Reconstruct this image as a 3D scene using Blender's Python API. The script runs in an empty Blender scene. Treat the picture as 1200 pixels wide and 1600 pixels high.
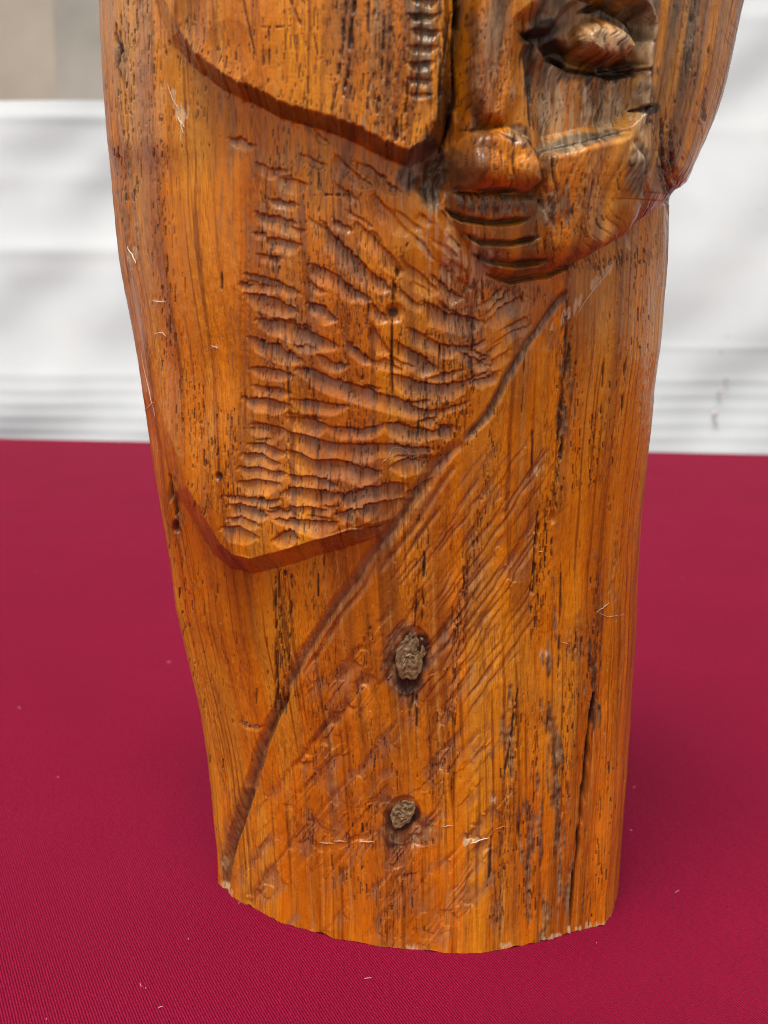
import bpy, math, time
import numpy as np
from mathutils import Vector
T0 = time.time()
R = math.radians
rng = np.random.default_rng(7)
C = bpy.context.scene.collection
sc = bpy.context.scene

# ------------------------------------------------------------------ camera
F, PITCH = 1900.0, R(12)
CAM = np.array([0.0, -0.3248, 0.184])
cp, sp = math.cos(PITCH), math.sin(PITCH)
cd = bpy.data.cameras.new('camera'); cam = bpy.data.objects.new('camera', cd); C.objects.link(cam)
cam.location = CAM; cam.rotation_euler = (R(90) - PITCH, 0, 0)
cd.sensor_fit = 'VERTICAL'; cd.sensor_height = 24; cd.sensor_width = 18
cd.lens = 24 * F / 1600; cd.clip_start = 0.01; cd.clip_end = 200
cd.dof.use_dof = True; cd.dof.focus_distance = 0.30; cd.dof.aperture_fstop = 15
sc.camera = cam

# ------------------------------------------------------------------ light: bright overcast day
w = bpy.data.worlds.new('World'); sc.world = w; w.use_nodes = True
SUN_EL, SUN_AZ = R(68), R(196)          # azimuth measured clockwise from +Y
nt = w.node_tree; bg = nt.nodes['Background']
sky = nt.nodes.new('ShaderNodeTexSky'); sky.sky_type = 'NISHITA'; sky.sun_disc = False
sky.sun_elevation = SUN_EL; sky.sun_rotation = SUN_AZ; sky.dust_density = 4; sky.air_density = 1.0
hs = nt.nodes.new('ShaderNodeHueSaturation'); hs.inputs['Saturation'].default_value = 0.28
nt.links.new(sky.outputs[0], hs.inputs['Color']); nt.links.new(hs.outputs[0], bg.inputs['Color'])
bg.inputs['Strength'].default_value = 0.12
sd = bpy.data.lights.new('sun', 'SUN'); sun = bpy.data.objects.new('sun', sd); C.objects.link(sun)
sd.energy = 2.2; sd.angle = R(26); sd.color = (1.0, 0.95, 0.88)
dv = Vector((math.sin(SUN_AZ) * math.cos(SUN_EL), math.cos(SUN_AZ) * math.cos(SUN_EL), math.sin(SUN_EL)))
sun.rotation_euler = dv.to_track_quat('Z', 'Y').to_euler()
sun.location = (0, -1, 2)
sc.view_settings.view_transform = 'Standard'; sc.view_settings.look = 'None'
sc.view_settings.exposure = 0.42; sc.view_settings.gamma = 1
sc.cycles.max_bounces = 6; sc.cycles.filter_width = 1.05

# ------------------------------------------------------------------ helpers
def project(P):
    v = P - CAM
    ax = v[..., 1] * cp - v[..., 2] * sp
    up = v[..., 1] * sp + v[..., 2] * cp
    return 600 + F * v[..., 0] / ax, 800 - F * up / ax
def to_table(px, py):
    a = (px - 600) / F; b = (py - 800) / F
    d = np.stack([a + 0 * b, cp - b * sp, -sp - b * cp], -1)
    t = CAM[2] / -d[..., 2]
    return CAM + d * t[..., None]
def sstep(x): x = np.clip(x, 0, 1); return x * x * (3 - 2 * x)
def fnoise(shape, sy, sx, seed, rho=0.0):
    """gaussian-filtered noise, unit variance; sy, sx = correlation lengths in cells"""
    r = np.random.default_rng(seed).standard_normal(shape)
    f = np.fft.rfft2(r)
    ky = np.fft.fftfreq(shape[0])[:, None]; kx = np.fft.rfftfreq(shape[1])[None, :]
    f *= np.exp(-2 * (math.pi ** 2) * ((sy * ky) ** 2 + (sx * kx) ** 2))
    n = np.fft.irfft2(f, s=shape); n -= n.mean(); return n / (n.std() + 1e-9)
def empty(name, loc=(0, 0, 0)):
    o = bpy.data.objects.new(name, None); C.objects.link(o); o.location = loc; o.empty_display_size = 0.02; return o
def link(name, me, parent=None, **props):
    o = bpy.data.objects.new(name, me); C.objects.link(o)
    if parent: o.parent = parent
    for k, v in props.items(): o[k] = v
    return o
def np_mesh(name, V, Q, mat, smooth=True, attrs=None):
    me = bpy.data.meshes.new(name)
    me.vertices.add(len(V)); me.vertices.foreach_set('co', np.ascontiguousarray(V, np.float32).ravel())
    n, k = Q.shape
    me.loops.add(n * k); me.loops.foreach_set('vertex_index', np.ascontiguousarray(Q, np.int32).ravel())
    me.polygons.add(n); me.polygons.foreach_set('loop_start', np.arange(0, n * k, k, dtype=np.int32))
    me.update(calc_edges=True)
    me.polygons.foreach_set('use_smooth', np.full(n, smooth))
    for an, arr in (attrs or {}).items():
        if arr.ndim == 2:
            a = me.attributes.new(an, 'FLOAT_COLOR', 'POINT')
            c4 = np.ones((len(V), 4), np.float32); c4[:, :3] = arr; a.data.foreach_set('color', c4.ravel())
        else:
            a = me.attributes.new(an, 'FLOAT', 'POINT'); a.data.foreach_set('value', arr.astype(np.float32))
    me.materials.append(mat); return me

class N:                                     # tiny node builder
    def __init__(s, name):
        s.m = bpy.data.materials.new(name); s.m.use_nodes = True; s.t = s.m.node_tree
        s.b = s.t.nodes['Principled BSDF']; s.out = s.t.nodes['Material Output']
    def n(s, typ, ins=None, **kw):
        nd = s.t.nodes.new(typ)
        for k, v in kw.items(): setattr(nd, k, v)
        for k, v in (ins or {}).items():
            if isinstance(v, bpy.types.NodeSocket): s.t.links.new(v, nd.inputs[k])
            else: nd.inputs[k].default_value = v
        return nd
    def l(s, a, b): s.t.links.new(a, b)
    def math(s, op, a, b=0.0): return s.n('ShaderNodeMath', {0: a, 1: b}, operation=op).outputs[0]
    def mix(s, f, a, b, mode='MIX'):
        nd = s.n('ShaderNodeMix', data_type='RGBA', blend_type=mode)
        for i, v in ((0, f), (6, a), (7, b)):
            if isinstance(v, bpy.types.NodeSocket): s.l(v, nd.inputs[i])
            else: nd.inputs[i].default_value = v
        return nd.outputs[2]
    def ramp(s, f, stops):
        nd = s.n('ShaderNodeValToRGB', {0: f}); e = nd.color_ramp.elements
        while len(e) < len(stops): e.new(0.5)
        for q, (p, c) in zip(e, stops): q.position = p; q.color = (*c, 1) if len(c) == 3 else c
        return nd.outputs[0]

# ------------------------------------------------------------------ materials
def wood_material():
    k = N('varnished_wood')
    col = k.n('ShaderNodeAttribute', attribute_name='stain').outputs['Color']
    rgh = k.n('ShaderNodeAttribute', attribute_name='dull').outputs['Fac']
    tc = k.n('ShaderNodeTexCoord').outputs['Object']
    mp = k.n('ShaderNodeMapping', {'Vector': tc, 'Scale': (2600, 2600, 110)}).outputs[0]
    fib = k.n('ShaderNodeTexNoise', {'Vector': mp, 'Scale': 1.0, 'Detail': 3.0, 'Roughness': 0.6}).outputs['Fac']
    mp2 = k.n('ShaderNodeMapping', {'Vector': tc, 'Scale': (700, 700, 40)}).outputs[0]
    fib2 = k.n('ShaderNodeTexNoise', {'Vector': mp2, 'Scale': 1.0, 'Detail': 4.0, 'Roughness': 0.65}).outputs['Fac']
    spk = k.n('ShaderNodeTexNoise', {'Vector': tc, 'Scale': 1500.0, 'Detail': 2.0}).outputs['Fac']
    g = k.ramp(fib, [(0.30, (0.55, 0.45, 0.35)), (0.50, (1, 1, 1)), (0.72, (1.18, 1.25, 1.4))])
    g2 = k.ramp(fib2, [(0.30, (0.66, 0.54, 0.4)), (0.50, (1, 1, 1)), (0.72, (1.14, 1.24, 1.4))])
    pm = k.n('ShaderNodeTexNoise', {'Vector': k.n('ShaderNodeMapping', {'Vector': tc, 'Scale': (120, 120, 28)}).outputs[0], 'Scale': 1.0, 'Detail': 3.0}).outputs['Fac']
    pf = k.n('ShaderNodeMapRange', {0: pm, 1: 0.38, 2: 0.62, 3: 0.15, 4: 1.0}).outputs[0]
    c = k.mix(pf, col, k.mix(1.0, k.mix(1.0, col, g, 'MULTIPLY'), g2, 'MULTIPLY'))
    k.l(c, k.b.inputs['Base Color'])
    rgh = k.math('ADD', rgh, k.math('MULTIPLY', k.math('SUBTRACT', pm, 0.5), 0.5))
    r = k.math('ADD', rgh, k.math('MULTIPLY', k.math('SUBTRACT', spk, 0.5), 0.25))
    k.l(r, k.b.inputs['Roughness'])
    k.b.inputs['Specular IOR Level'].default_value = 0.22
    k.b.inputs['Coat Weight'].default_value = 0.5; k.b.inputs['Coat Roughness'].default_value = 0.16
    hh = k.math('ADD', k.math('MULTIPLY', fib, 0.7), k.math('ADD', k.math('MULTIPLY', fib2, 0.6), k.math('MULTIPLY', spk, 0.25)))
    bp = k.n('ShaderNodeBump', {'Height': hh, 'Strength': 0.9, 'Distance': 0.00034})
    k.l(bp.outputs[0], k.b.inputs['Normal']); bp2 = k.n('ShaderNodeBump', {'Height': hh, 'Strength': 0.5, 'Distance': 0.00016}); k.l(bp2.outputs[0], k.b.inputs['Coat Normal'])
    return k.m
WOOD = wood_material()

def knot_material():
    k = N('knot_wood')
    tc = k.n('ShaderNodeTexCoord').outputs['Object']
    a = k.n('ShaderNodeTexNoise', {'Vector': tc, 'Scale': 900.0, 'Detail': 4.0, 'Roughness': 0.7}).outputs['Fac']
    c = k.ramp(a, [(0.32, (0.06, 0.028, 0.008)), (0.50, (0.20, 0.122, 0.048)), (0.72, (0.34, 0.23, 0.12))])
    k.l(c, k.b.inputs['Base Color']); k.b.inputs['Roughness'].default_value = 0.55
    bp = k.n('ShaderNodeBump', {'Height': a, 'Strength': 0.6, 'Distance': 0.0003}); k.l(bp.outputs[0], k.b.inputs['Normal'])
    return k.m
def plain(name, c, rough=0.6, bump=None):
    k = N(name); tc = k.n('ShaderNodeTexCoord').outputs['Object']
    a = k.n('ShaderNodeTexNoise', {'Vector': tc, 'Scale': bump or 30.0, 'Detail': 4.0}).outputs['Fac']
    k.l(k.ramp(a, [(0.3, tuple(x * 0.8 for x in c)), (0.7, tuple(min(1, x * 1.15) for x in c))]), k.b.inputs['Base Color'])
    k.b.inputs['Roughness'].default_value = rough
    return k.m

# ------------------------------------------------------------------ carving canvas: relief and stain drawn on the unrolled front of the log
X0, Y0c, X1, Y1c = -60, -320, 1260, 1560
W_, H_ = X1 - X0, Y1c - Y0c
YY, XX = np.mgrid[Y0c:Y1c, X0:X1].astype(np.float32)
def win(pts, m):
    p = np.array(pts, float); a = p.min(0) - m; b = p.max(0) + m
    xa, ya = max(0, int(a[0] - X0)), max(0, int(a[1] - Y0c)); xb, yb = min(W_, int(b[0] - X0) + 1), min(H_, int(b[1] - Y0c) + 1)
    return slice(ya, max(yb, ya + 1)), slice(xa, max(xb, xa + 1))
def pline(pts, s, jx=None):
    """distance, signed offset (positive to the right of travel = below for left-to-right), and 0..1 position"""
    X, Y = XX[s], YY[s]
    if jx is not None: Y = Y + jx
    p = np.array(pts, float); L = np.hypot(*(p[1:] - p[:-1]).T); tot = L.sum(); acc = 0
    best = np.full(X.shape, 1e9); sg = np.zeros(X.shape); tt = np.zeros(X.shape)
    for i in range(len(p) - 1):
        dx, dy = (p[i + 1] - p[i]) / max(L[i], 1e-6)
        u = np.clip((X - p[i, 0]) * dx + (Y - p[i, 1]) * dy, 0, L[i])
        ex, ey = X - p[i, 0] - u * dx, Y - p[i, 1] - u * dy
        d = np.hypot(ex, ey); m = d < best
        best = np.where(m, d, best); sg = np.where(m, ex * -dy + ey * dx, sg); tt = np.where(m, (acc + u) / tot, tt); acc += L[i]
    return best, sg, tt
def inside(pts, s):
    X, Y = XX[s], YY[s]; r = np.zeros(X.shape, bool); p = np.array(pts, float); q = np.roll(p, -1, 0)
    for (ax, ay), (bx, by) in zip(p, q):
        if ay == by: continue
        r ^= ((ay > Y) != (by > Y)) & (X < (bx - ax) * (Y - ay) / (by - ay) + ax)
    return r
def sdf(pts, m=60):
    s = win(pts, m); d, _, _ = pline(list(pts) + [pts[0]], s); return s, np.where(inside(pts, s), d, -d)
HM = np.zeros((H_, W_))                 # relief in mm
DK = np.zeros((H_, W_))                 # black: open pores, cracks, grime, darkened grooves and recesses
BR = np.zeros((H_, W_))                 # brown bare tool cuts
GR = np.zeros((H_, W_))                 # grey weathered
PL = np.zeros((H_, W_))                 # pale torn fibre and planes; also a highlight painted down the right ridge
LB = np.zeros((H_, W_), np.int8)        # which carved part
jag = np.repeat(np.random.default_rng(3).standard_normal(W_ // 4 + 1), 4)[:W_]
jag = 1.3 * jag + 1.1 * np.repeat(np.random.default_rng(4).standard_normal(W_ // 9 + 1), 9)[:W_]
wob = fnoise((H_, W_), 9, 9, 11); wob2 = fnoise((H_, W_), 9, 9, 12)
fine = fnoise((H_, W_), 5, 1.1, 13); fineb = fnoise((H_, W_), 14, 1.6, 14); blot = fnoise((H_, W_), 16, 10, 15)
def put(A, s, v, mode='max'):
    if mode == 'max': A[s] = np.maximum(A[s], v)
    elif mode == 'add': A[s] += v
    elif mode == 'min': A[s] = np.minimum(A[s], v)
def step(pts, h, bev, m=None, prof='lin', jg=0.0, label=None):
    s, d = sdf(pts, 8)
    if jg: d = d + jg * jag[s[1]][None, :] + 0.0
    t = np.clip(d / bev, 0, 1)
    t = {'lin': t, 'smooth': sstep(t), 'round': np.sqrt(1 - (1 - t) ** 2)}[prof]
    if m is not None: t = t * m[s]
    HM[s] += h * t
    if label is not None: LB[s] = np.where(d > 0, label, LB[s])
    return s, d
def groove(pts, wd, dep, dark=0.0, asym=0.0, brown=0.0, taper=0.35, rough=0.25):
    s = win(pts, wd + 6); d, sg, t = pline(pts, s)
    d = np.abs(sg + wob[s] * rough * wd * 0.25 + asym * wd) * (d < wd * 3) + 1e3 * (d >= wd * 3)
    dd, _, _ = pline(pts, s); endfade = np.clip(1.6 - np.maximum(dd - d, 0) / 2, 0, 1)
    tp = np.clip(np.minimum(t, 1 - t) / max(taper, 1e-3), 0.25, 1)
    v = np.clip(1 - d / (wd * 0.5 * tp ** 0.5), 0, 1) * endfade
    HM[s] -= dep * sstep(v) * tp
    if dark: put(DK, s, np.clip(v * 1.8, 0, 1) * dark)
    if brown: put(BR, s, np.clip(v * 1.8, 0, 1) * brown)
def vgroove(pts, wl, wr, dep, brown=0.6):
    """V cut with a steep left wall and a long right wall"""
    s = win(pts, max(wl, wr) + 4); d, sg, t = pline(pts, s); sg = sg + wob[s] * 0.8
    v = np.where(sg > 0, 1 - sg / wl, 1 + sg / wr); v = np.clip(v, 0, 1) * np.clip(2 - np.maximum(d - np.abs(sg), 0) / 3, 0, 1)
    e = np.clip(np.minimum(t, 1 - t) / 0.06, 0, 1)
    HM[s] -= dep * v * e; put(BR, s, sstep(v * 1.5) * brown * e); put(GR, s, sstep(v * 1.2) * brown * e * 0.55 * np.clip(0.7 + fineb[s] * 0.5, 0, 1))
    return s
def crack(pts, wd, dep=0.8, dark=1.0):
    s = win(pts, wd + 8); jx = None
    X = XX[s]; p = np.array(pts, float)
    d, sg, t = pline(pts, s); d = np.abs(d + 0) + 0
    wv = wd * (0.55 + 0.35 * np.clip(fineb[s] + 0.6, -0.4, 1.6)) * np.clip(np.minimum(t, 1 - t) / 0.12, 0.15, 1)
    v = np.clip(1.25 - d / (wv * 0.62 + 0.3), 0, 1)
    if dep < 1.0: v = v * np.clip(0.55 + 0.9 * fine[s] + 0.4 * blot[s], 0, 1)
    HM[s] -= dep * v; put(DK, s, np.clip(v * 1.3, 0, 1) * dark)
def blotch(A, x, y, rx, ry, amt=1.0, rot=0.0, nz=0.5, soft=0.5, noise=None):
    s = win([(x, y)], max(rx, ry) * 1.5); X, Y = XX[s] - x, YY[s] - y; c, n = math.cos(R(rot)), math.sin(R(rot))
    u = (X * c + Y * n) / rx; v = (-X * n + Y * c) / ry
    q = (noise if noise is not None else blot)[s]
    put(A, s, amt * sstep((1 + nz * q * 0.5 - np.hypot(u, v)) / soft))
def bump(x, y, rx, ry, h, rot=0.0, pw=1.0):
    s = win([(x, y)], max(rx, ry) * 1.1); X, Y = XX[s] - x, YY[s] - y; c, n = math.cos(R(rot)), math.sin(R(rot))
    r = np.hypot((X * c + Y * n) / rx, (-X * n + Y * c) / ry); HM[s] += h * np.clip(1 - r * r, 0, 1) ** pw
def gouge(pts, th, dep=None, br=1.0):
    th = th * 1.2; dep = dep or 0.053 * th
    s = win(pts, th + 8); J = jag[s[1]][None, :] * 0.75 * np.clip(0.6 + 0.6 * blot[s], 0, 1.4) + wob[s] * 1.2
    dd, sg, t = pline(pts, s); over = np.maximum(dd - np.abs(sg), 0)
    tp = np.clip(np.minimum(t, 1 - t) / 0.22, 0, 1) ** 0.5; thv = th * (0.35 + 0.65 * tp)
    v = sg + J * (0.5 + 0.5 * tp); v = np.where(over > 2.5, -9, v); q = np.where(over > 2.5, -9, sg + wob[s] * 1.6) / thv
    prof = sstep(v / 2.0) * np.clip(1 - np.clip(q, 0, 1) ** 1.5, 0, 1)
    prof = prof * (0.25 + 0.75 * tp)
    fib_ = 1 + 0.05 * np.clip(fine[s], -1.5, 1.5) + 0.10 * np.clip(blot[s], -1.5, 1.5)
    HM[s] = np.minimum(HM[s], HMB[s] - dep * prof * np.clip(fib_, 0.3, 1.7))
    put(BR, s, br * sstep(prof * 1.6) * np.clip(0.50 + 0.30 * fineb[s] + 0.35 * blot[s], 0, 1))
    lip = np.exp(-((v - 1.0) / 1.3) ** 2) * (over < 2.0) * np.clip(0.22 + 0.6 * (fine[s] + blot[s] * 0.7), 0, 1) * tp
    put(DK, s, lip * 0.95)

# --- big masses
BEARD = [(100, -330), (100, 600), (222, 640), (256, 720), (272, 770), (300, 815), (330, 865), (358, 888), (395, 897), (450, 885), (520, 862), (570, 846), (600, 833),
         (650, 770), (715, 690), (762, 640), (790, 580), (850, 500), (890, 440), (940, 385), (940, -330)]
amp = 0.32 + 0.68 * np.exp(-(((XX - 410) / 150) ** 2 + ((YY - 880) / 130) ** 2)) + 0.15 * np.exp(-(((XX - 300) / 60) ** 2 + ((YY - 800) / 90) ** 2))
amp *= 1 - 0.75 * sstep((XX - 560) / 90) * sstep((YY - 380) / 60)
amp *= sstep((YY - 560) / 160) * (XX < 420) + (XX >= 420)
s, d = step(BEARD, 5.6, 27, amp, 'lin', label=1)
BEARDD = np.full((H_, W_), -50.0); BEARDD[s] = d
# faceting of the bevel under the beard tip
fs = win([(300, 830), (600, 910)], 5); HM[fs] += 0.35 * np.clip(fnoise((H_, W_), 40, 14, 77)[fs], -1.5, 1.5) * ((BEARDD[fs] > 0) & (BEARDD[fs] < 27))
# left flank planes meeting at a soft arris
_m = sstep((YY - 215) / 70) * sstep((800 - YY) / 150)
HM += -1.9 * np.clip((381 - XX) / 150, 0, 1) * _m * (XX > 0)
HM += 0.8 * sstep((389 - XX - 1.2 * jag[None, :]) / 9) * _m * np.clip(1 - (381 - XX) / 120, 0, 1)
# fields inside the beard: shallow hollow beside the arris
HM -= 0.8 * np.exp(-((XX - 430) / 40) ** 2) * sstep((YY - 250) / 60) * sstep((780 - YY) / 90)
# lobe
LOBE = [(235, -330), (238, 0), (262, 62), (300, 105), (345, 140), (400, 165), (440, 185), (500, 202), (545, 218), (600, 246), (640, 262), (672, 244), (692, 226), (702, 196), (712, 120), (716, 0), (718, -330)]
am = 0.35 + 0.65 * sstep((XX - 250) / 120)
s, d = step(LOBE, 7.5, 25, am, 'lin', jg=0.7, label=3)
bump(480, 40, 260, 200, 1.5)
# bright right toe of the lobe is cut as a slanting facet
HM -= 1.8 * np.clip(1 - np.hypot((XX - 692) / 40, (YY - 222) / 34), 0, 1)
for (x, y, rx, ry, a) in ((300, 40, 28, 60, -1.1), (360, 80, 40, 50, -0.6), (420, 30, 40, 80, 0.5), (530, 90, 30, 90, -0.5), (590, 60, 26, 90, 0.5)): bump(x, y, rx, ry, a)
# face
HM0 = HM.copy()
JAW = [(716, -330), (714, 100), (700, 205), (690, 240), (698, 300), (712, 350), (742, 402), (775, 428), (805, 436), (870, 424), (905, 408), (960, 372), (1000, 342), (1040, 314), (1068, 285), (1110, 190), (1180, 0), (1200, -330)]
am = 0.30 + 0.70 * sstep((XX - 740) / 60)
am = np.where(YY < 300, np.maximum(am, sstep((XX - 700) / 40)), am)
s, d = step(JAW, 5.0, 42, am, 'round', label=2)
# cheek plane recess, ledge, eye socket, eye
step([(832, 75), (870, 60), (1000, 100), (1000, 178), (985, 198), (930, 215), (838, 236), (824, 205), (818, 120)], -2.5, 19, prof='lin')
step([(800, 48), (850, 44), (875, 12), (905, -14), (960, -20), (1000, 10), (1014, 60), (1002, 108), (940, 124), (880, 118), (845, 100), (822, 72)], -3.4, 13, prof='smooth')
step([(874, 74), (892, 46), (912, 26), (942, 25), (975, 46), (1004, 72), (980, 104), (925, 110), (888, 98)], 4.3, 26, prof='smooth', label=4)
bump(940, 62, 50, 32, 0.7)
groove([(862, 92), (890, 110), (945, 119), (1008, 108)], 16, 2.2, 0.6, taper=0.1)
groove([(905, 20), (935, 10), (965, 22), (1012, 66)], 15, 1.8, 0.5, taper=0.1)
HM -= 1.6 * np.clip(1 - np.abs((YY - 16) + (XX - 960) * -0.55) / 14, 0, 1) * ((XX > 900) & (XX < 1012) & (YY < 60))
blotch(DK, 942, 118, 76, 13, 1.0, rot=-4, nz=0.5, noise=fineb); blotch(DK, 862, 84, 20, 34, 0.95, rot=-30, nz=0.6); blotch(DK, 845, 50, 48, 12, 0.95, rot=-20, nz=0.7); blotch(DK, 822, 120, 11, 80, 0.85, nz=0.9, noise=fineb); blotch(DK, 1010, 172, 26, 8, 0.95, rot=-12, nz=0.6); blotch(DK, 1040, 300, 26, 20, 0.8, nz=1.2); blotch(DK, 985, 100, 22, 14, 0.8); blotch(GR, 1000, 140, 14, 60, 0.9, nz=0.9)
HM += 1.0 * np.exp(-((XX - (1012 - np.clip(YY, 0, 330) ** 2 * 0.00028)) / 13) ** 2) * sstep((310 - YY) / 70)
blotch(GR, 955, 34, 60, 11, 1.0, rot=32, nz=0.4); blotch(DK, 948, 26, 52, 6, 0.55, rot=28)
# nose bridge and tip
step([(722, -330), (722, 60), (722, 150), (740, 200), (798, 204), (816, 150), (812, 90), (822, 40), (850, 20), (880, -30), (880, -330)], 3.0, 26, prof='smooth')
step([(704, 250), (714, 222), (744, 203), (796, 196), (820, 216), (842, 252), (846, 284), (826, 302), (790, 297), (708, 294), (702, 275)], 5.0, 20, prof='round', label=5)
bump(752, 262, 46, 30, 1.6); bump(822, 268, 18, 28, 0.9, rot=-20)
groove([(722, 204), (770, 206), (800, 222)], 12, 0.9, 0.35); groove([(796, 200), (832, 240), (852, 300)], 12, 1.6, 0.15)
HM -= 1.3 * np.clip(1 - np.hypot((XX - 722) / 22, (YY - 262) / 44), 0, 1)
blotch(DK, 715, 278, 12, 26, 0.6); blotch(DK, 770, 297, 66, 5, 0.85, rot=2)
# lower cheek
step([(846, 300), (842, 262), (852, 240), (985, 206), (992, 250), (985, 310), (955, 372), (900, 405), (856, 420), (848, 350)], 2.2, 14, prof='round')
blotch(GR, 905, 221, 85, 16, 1.0, rot=-12, nz=0.3); blotch(DK, 915, 216, 74, 9, 0.5, rot=-12); blotch(DK, 708, 250, 10, 50, 0.7); blotch(GR, 812, 215, 22, 16, 0.8, rot=40); blotch(GR, 985, 262, 14, 62, 0.9, rot=8)
# lips
step([(699, 300), (842, 306), (856, 345), (862, 425), (800, 434), (770, 424), (740, 398), (708, 346)], 1.6, 16, prof='round', label=6)
for pts, w_, dp in (([(698, 328), (722, 342), (760, 348), (800, 346), (824, 342)], 15, 2.6), ([(726, 366), (752, 379), (800, 380), (842, 371)], 13, 2.1),
                    ([(742, 398), (765, 408), (800, 412), (852, 406)], 16, 2.7), ([(762, 428), (800, 440), (860, 430), (900, 414)], 12, 1.2)):
    groove(pts, w_, dp, 0.0, taper=0.12, rough=0.15)
    sx = win(pts, 8); dd, sg, tt = pline(pts, sx); put(DK, sx, 0.85 * np.clip(1 - np.abs(sg - 0.5) / 4.2, 0, 1) * (np.abs(dd) - np.abs(sg) < 1))
# hollow beside the nose and the smooth cut below it
step([(646, 262), (672, 238), (702, 236), (706, 300), (690, 322), (660, 322), (640, 290)], -2.2, 22, prof='smooth')
HM += 1.5 * np.clip(1 - np.abs((XX - 705) * 0.88 - (YY - 385) * 0.5) / 30, 0, 1) * sstep((YY - 305) / 30) * sstep((470 - YY) / 60) * ((XX > 640) & (XX < 800))
rough_ = fnoise((H_, W_), 4, 4, 90); sx = win([(646, 236), (704, 320)], 0)
HM[sx] += 0.6 * rough_[sx] * np.clip(1.2 - np.hypot((XX[sx] - 675) / 34, (YY[sx] - 275) / 46), 0, 1)
blotch(GR, 674, 272, 36, 50, 1.0, nz=0.8); blotch(GR, 760, 318, 80, 19, 0.85, nz=0.8, noise=fineb); blotch(GR, 858, 322, 34, 30, 0.9, nz=0.8, noise=fineb); blotch(GR, 768, 400, 26, 20, 0.5)
blotch(PL, 690, 370, 20, 62, 0.42, rot=-25, nz=1.6, noise=fineb); blotch(PL, 735, 415, 44, 24, 0.5, rot=35, nz=1.6, noise=fineb); blotch(GR, 935, 160, 55, 40, 0.7, nz=1.0, noise=fineb)
blotch(PL, 875, 165, 52, 50, 0.62, nz=0.9, noise=fineb); blotch(PL, 940, 170, 50, 34, 0.5, nz=1.1, noise=fineb); blotch(PL, 943, 62, 44, 26, 0.75, nz=0.7, noise=fineb); blotch(PL, 1008, 60, 12, 110, 0.5, rot=2, nz=0.7, noise=fineb); blotch(PL, 995, 190, 9, 60, 0.4, rot=6, nz=0.7, noise=fineb); blotch(PL, 770, 60, 22, 90, 0.3, nz=0.8, noise=fineb); blotch(GR, 838, 70, 20, 60, 0.9, nz=0.9); blotch(GR, 1000, 40, 20, 50, 0.8)  # pale streaks down the right ridge paint in its glossy highlight

HM += (HM - HM0) * (0.22 + 0.30 * sstep((420 - YY) / 160)) * sstep((XX - 690) / 20) * sstep((1035 - XX) / 50)
# --- diagonal edge of the garment
DG1 = [(884, 452), (850, 500), (815, 552), (790, 590), (765, 645), (725, 690)]
DG2 = [(725, 690), (680, 730), (640, 790), (600, 845), (560, 905), (515, 965), (480, 1020), (445, 1085)]
DG3 = [(452, 1075), (430, 1125), (408, 1180), (392, 1240), (372, 1300), (352, 1385), (340, 1440)]
vgroove(DG1, 9, 7, 1.2, 1.0); vgroove(DG2, 15, 9, 1.3, 0.75); vgroove(DG3, 13, 9, 1.7, 0.8)
vgroove([(452, 1080), (420, 1160), (398, 1240)], 5, 5, 0.9, 0.9); vgroove([(398, 1235), (370, 1310), (352, 1390)], 24, 6, 1.2, 0.8)
for a in ([(700, 716), (640, 800), (560, 925), (500, 1010)], [(715, 722), (655, 815), (590, 900)], [(600, 870), (540, 960), (470, 1060)]): vgroove(a, 8, 6, 0.45, 0.35)
for pts_, w_, a_ in ((DG1, 8, 0.55), (DG2, 4, 0.32), (DG3, 7, 0.5)):
    sx = win(pts_, 12); d_, sg_, t_ = pline(pts_, sx); put(DK, sx, a_ * np.clip(1.2 - np.abs(sg_ + wob[sx]) / w_ * 1.6, 0, 1) * np.clip(0.75 + 0.5 * fine[sx], 0, 1) * (d_ - np.abs(sg_) < 1.5))
# combed garment: fine slanting tool lines, then broad flutes lower down
def stroke(x, y, ln, an, wd, dep, br=0.4, gr=0.0):
    c_, n_ = math.cos(R(an)), math.sin(R(an)); dx, dy = -c_ * ln / 2, n_ * ln / 2; bow = rng.normal(0, ln * 0.015)
    pts = [(x - dx, y - dy), (x + n_ * bow, y + c_ * bow), (x + dx, y + dy)]
    s = win(pts, wd + 4); d, sg, t = pline(pts, s); sg = sg + wob[s] * 0.10 * wd + wob2[s] * 0.5
    hard, soft = (0.22 * wd, 0.78 * wd) if wd < 14 else (0.36 * wd, 0.64 * wd); sg = sg - 0.28 * wd * 0
    v = np.where(sg > 0, 1 - sg / hard, 1 + sg / soft); over = np.maximum(d - np.abs(sg), 0)
    e = np.clip(np.minimum(t, 1 - t) / 0.25, 0, 1) ** 0.7; v = np.clip(v, 0, 1) * (over < 2) * e
    HM[s] -= dep * v * np.clip(0.85 + 0.25 * blot[s], 0.3, 1.3)
    put(BR, s, br * sstep(v * 1.4) * np.clip(0.45 + 0.6 * blot[s] + 0.3 * fineb[s], 0, 1))
    if gr: put(DK, s, gr * np.clip(1 - np.abs(sg - hard * 0.4) / 1.3, 0, 1) * (over < 1) * np.clip(0.3 + 0.7 * fine[s], 0, 1) * e)
n_st = 0
while n_st < 150:
    x, y = rng.uniform(620, 850), rng.uniform(720, 1080)
    if x * 0.83 + y * 0.56 < 1010 or x > 848 - max(0, y - 900) * 0.35: continue
    stroke(x, y, rng.uniform(40, 165), rng.normal(56, 2.5), rng.uniform(6, 13), rng.uniform(0.10, 0.34), 0.6, 0.25); n_st += 1
n_st = 0
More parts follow.
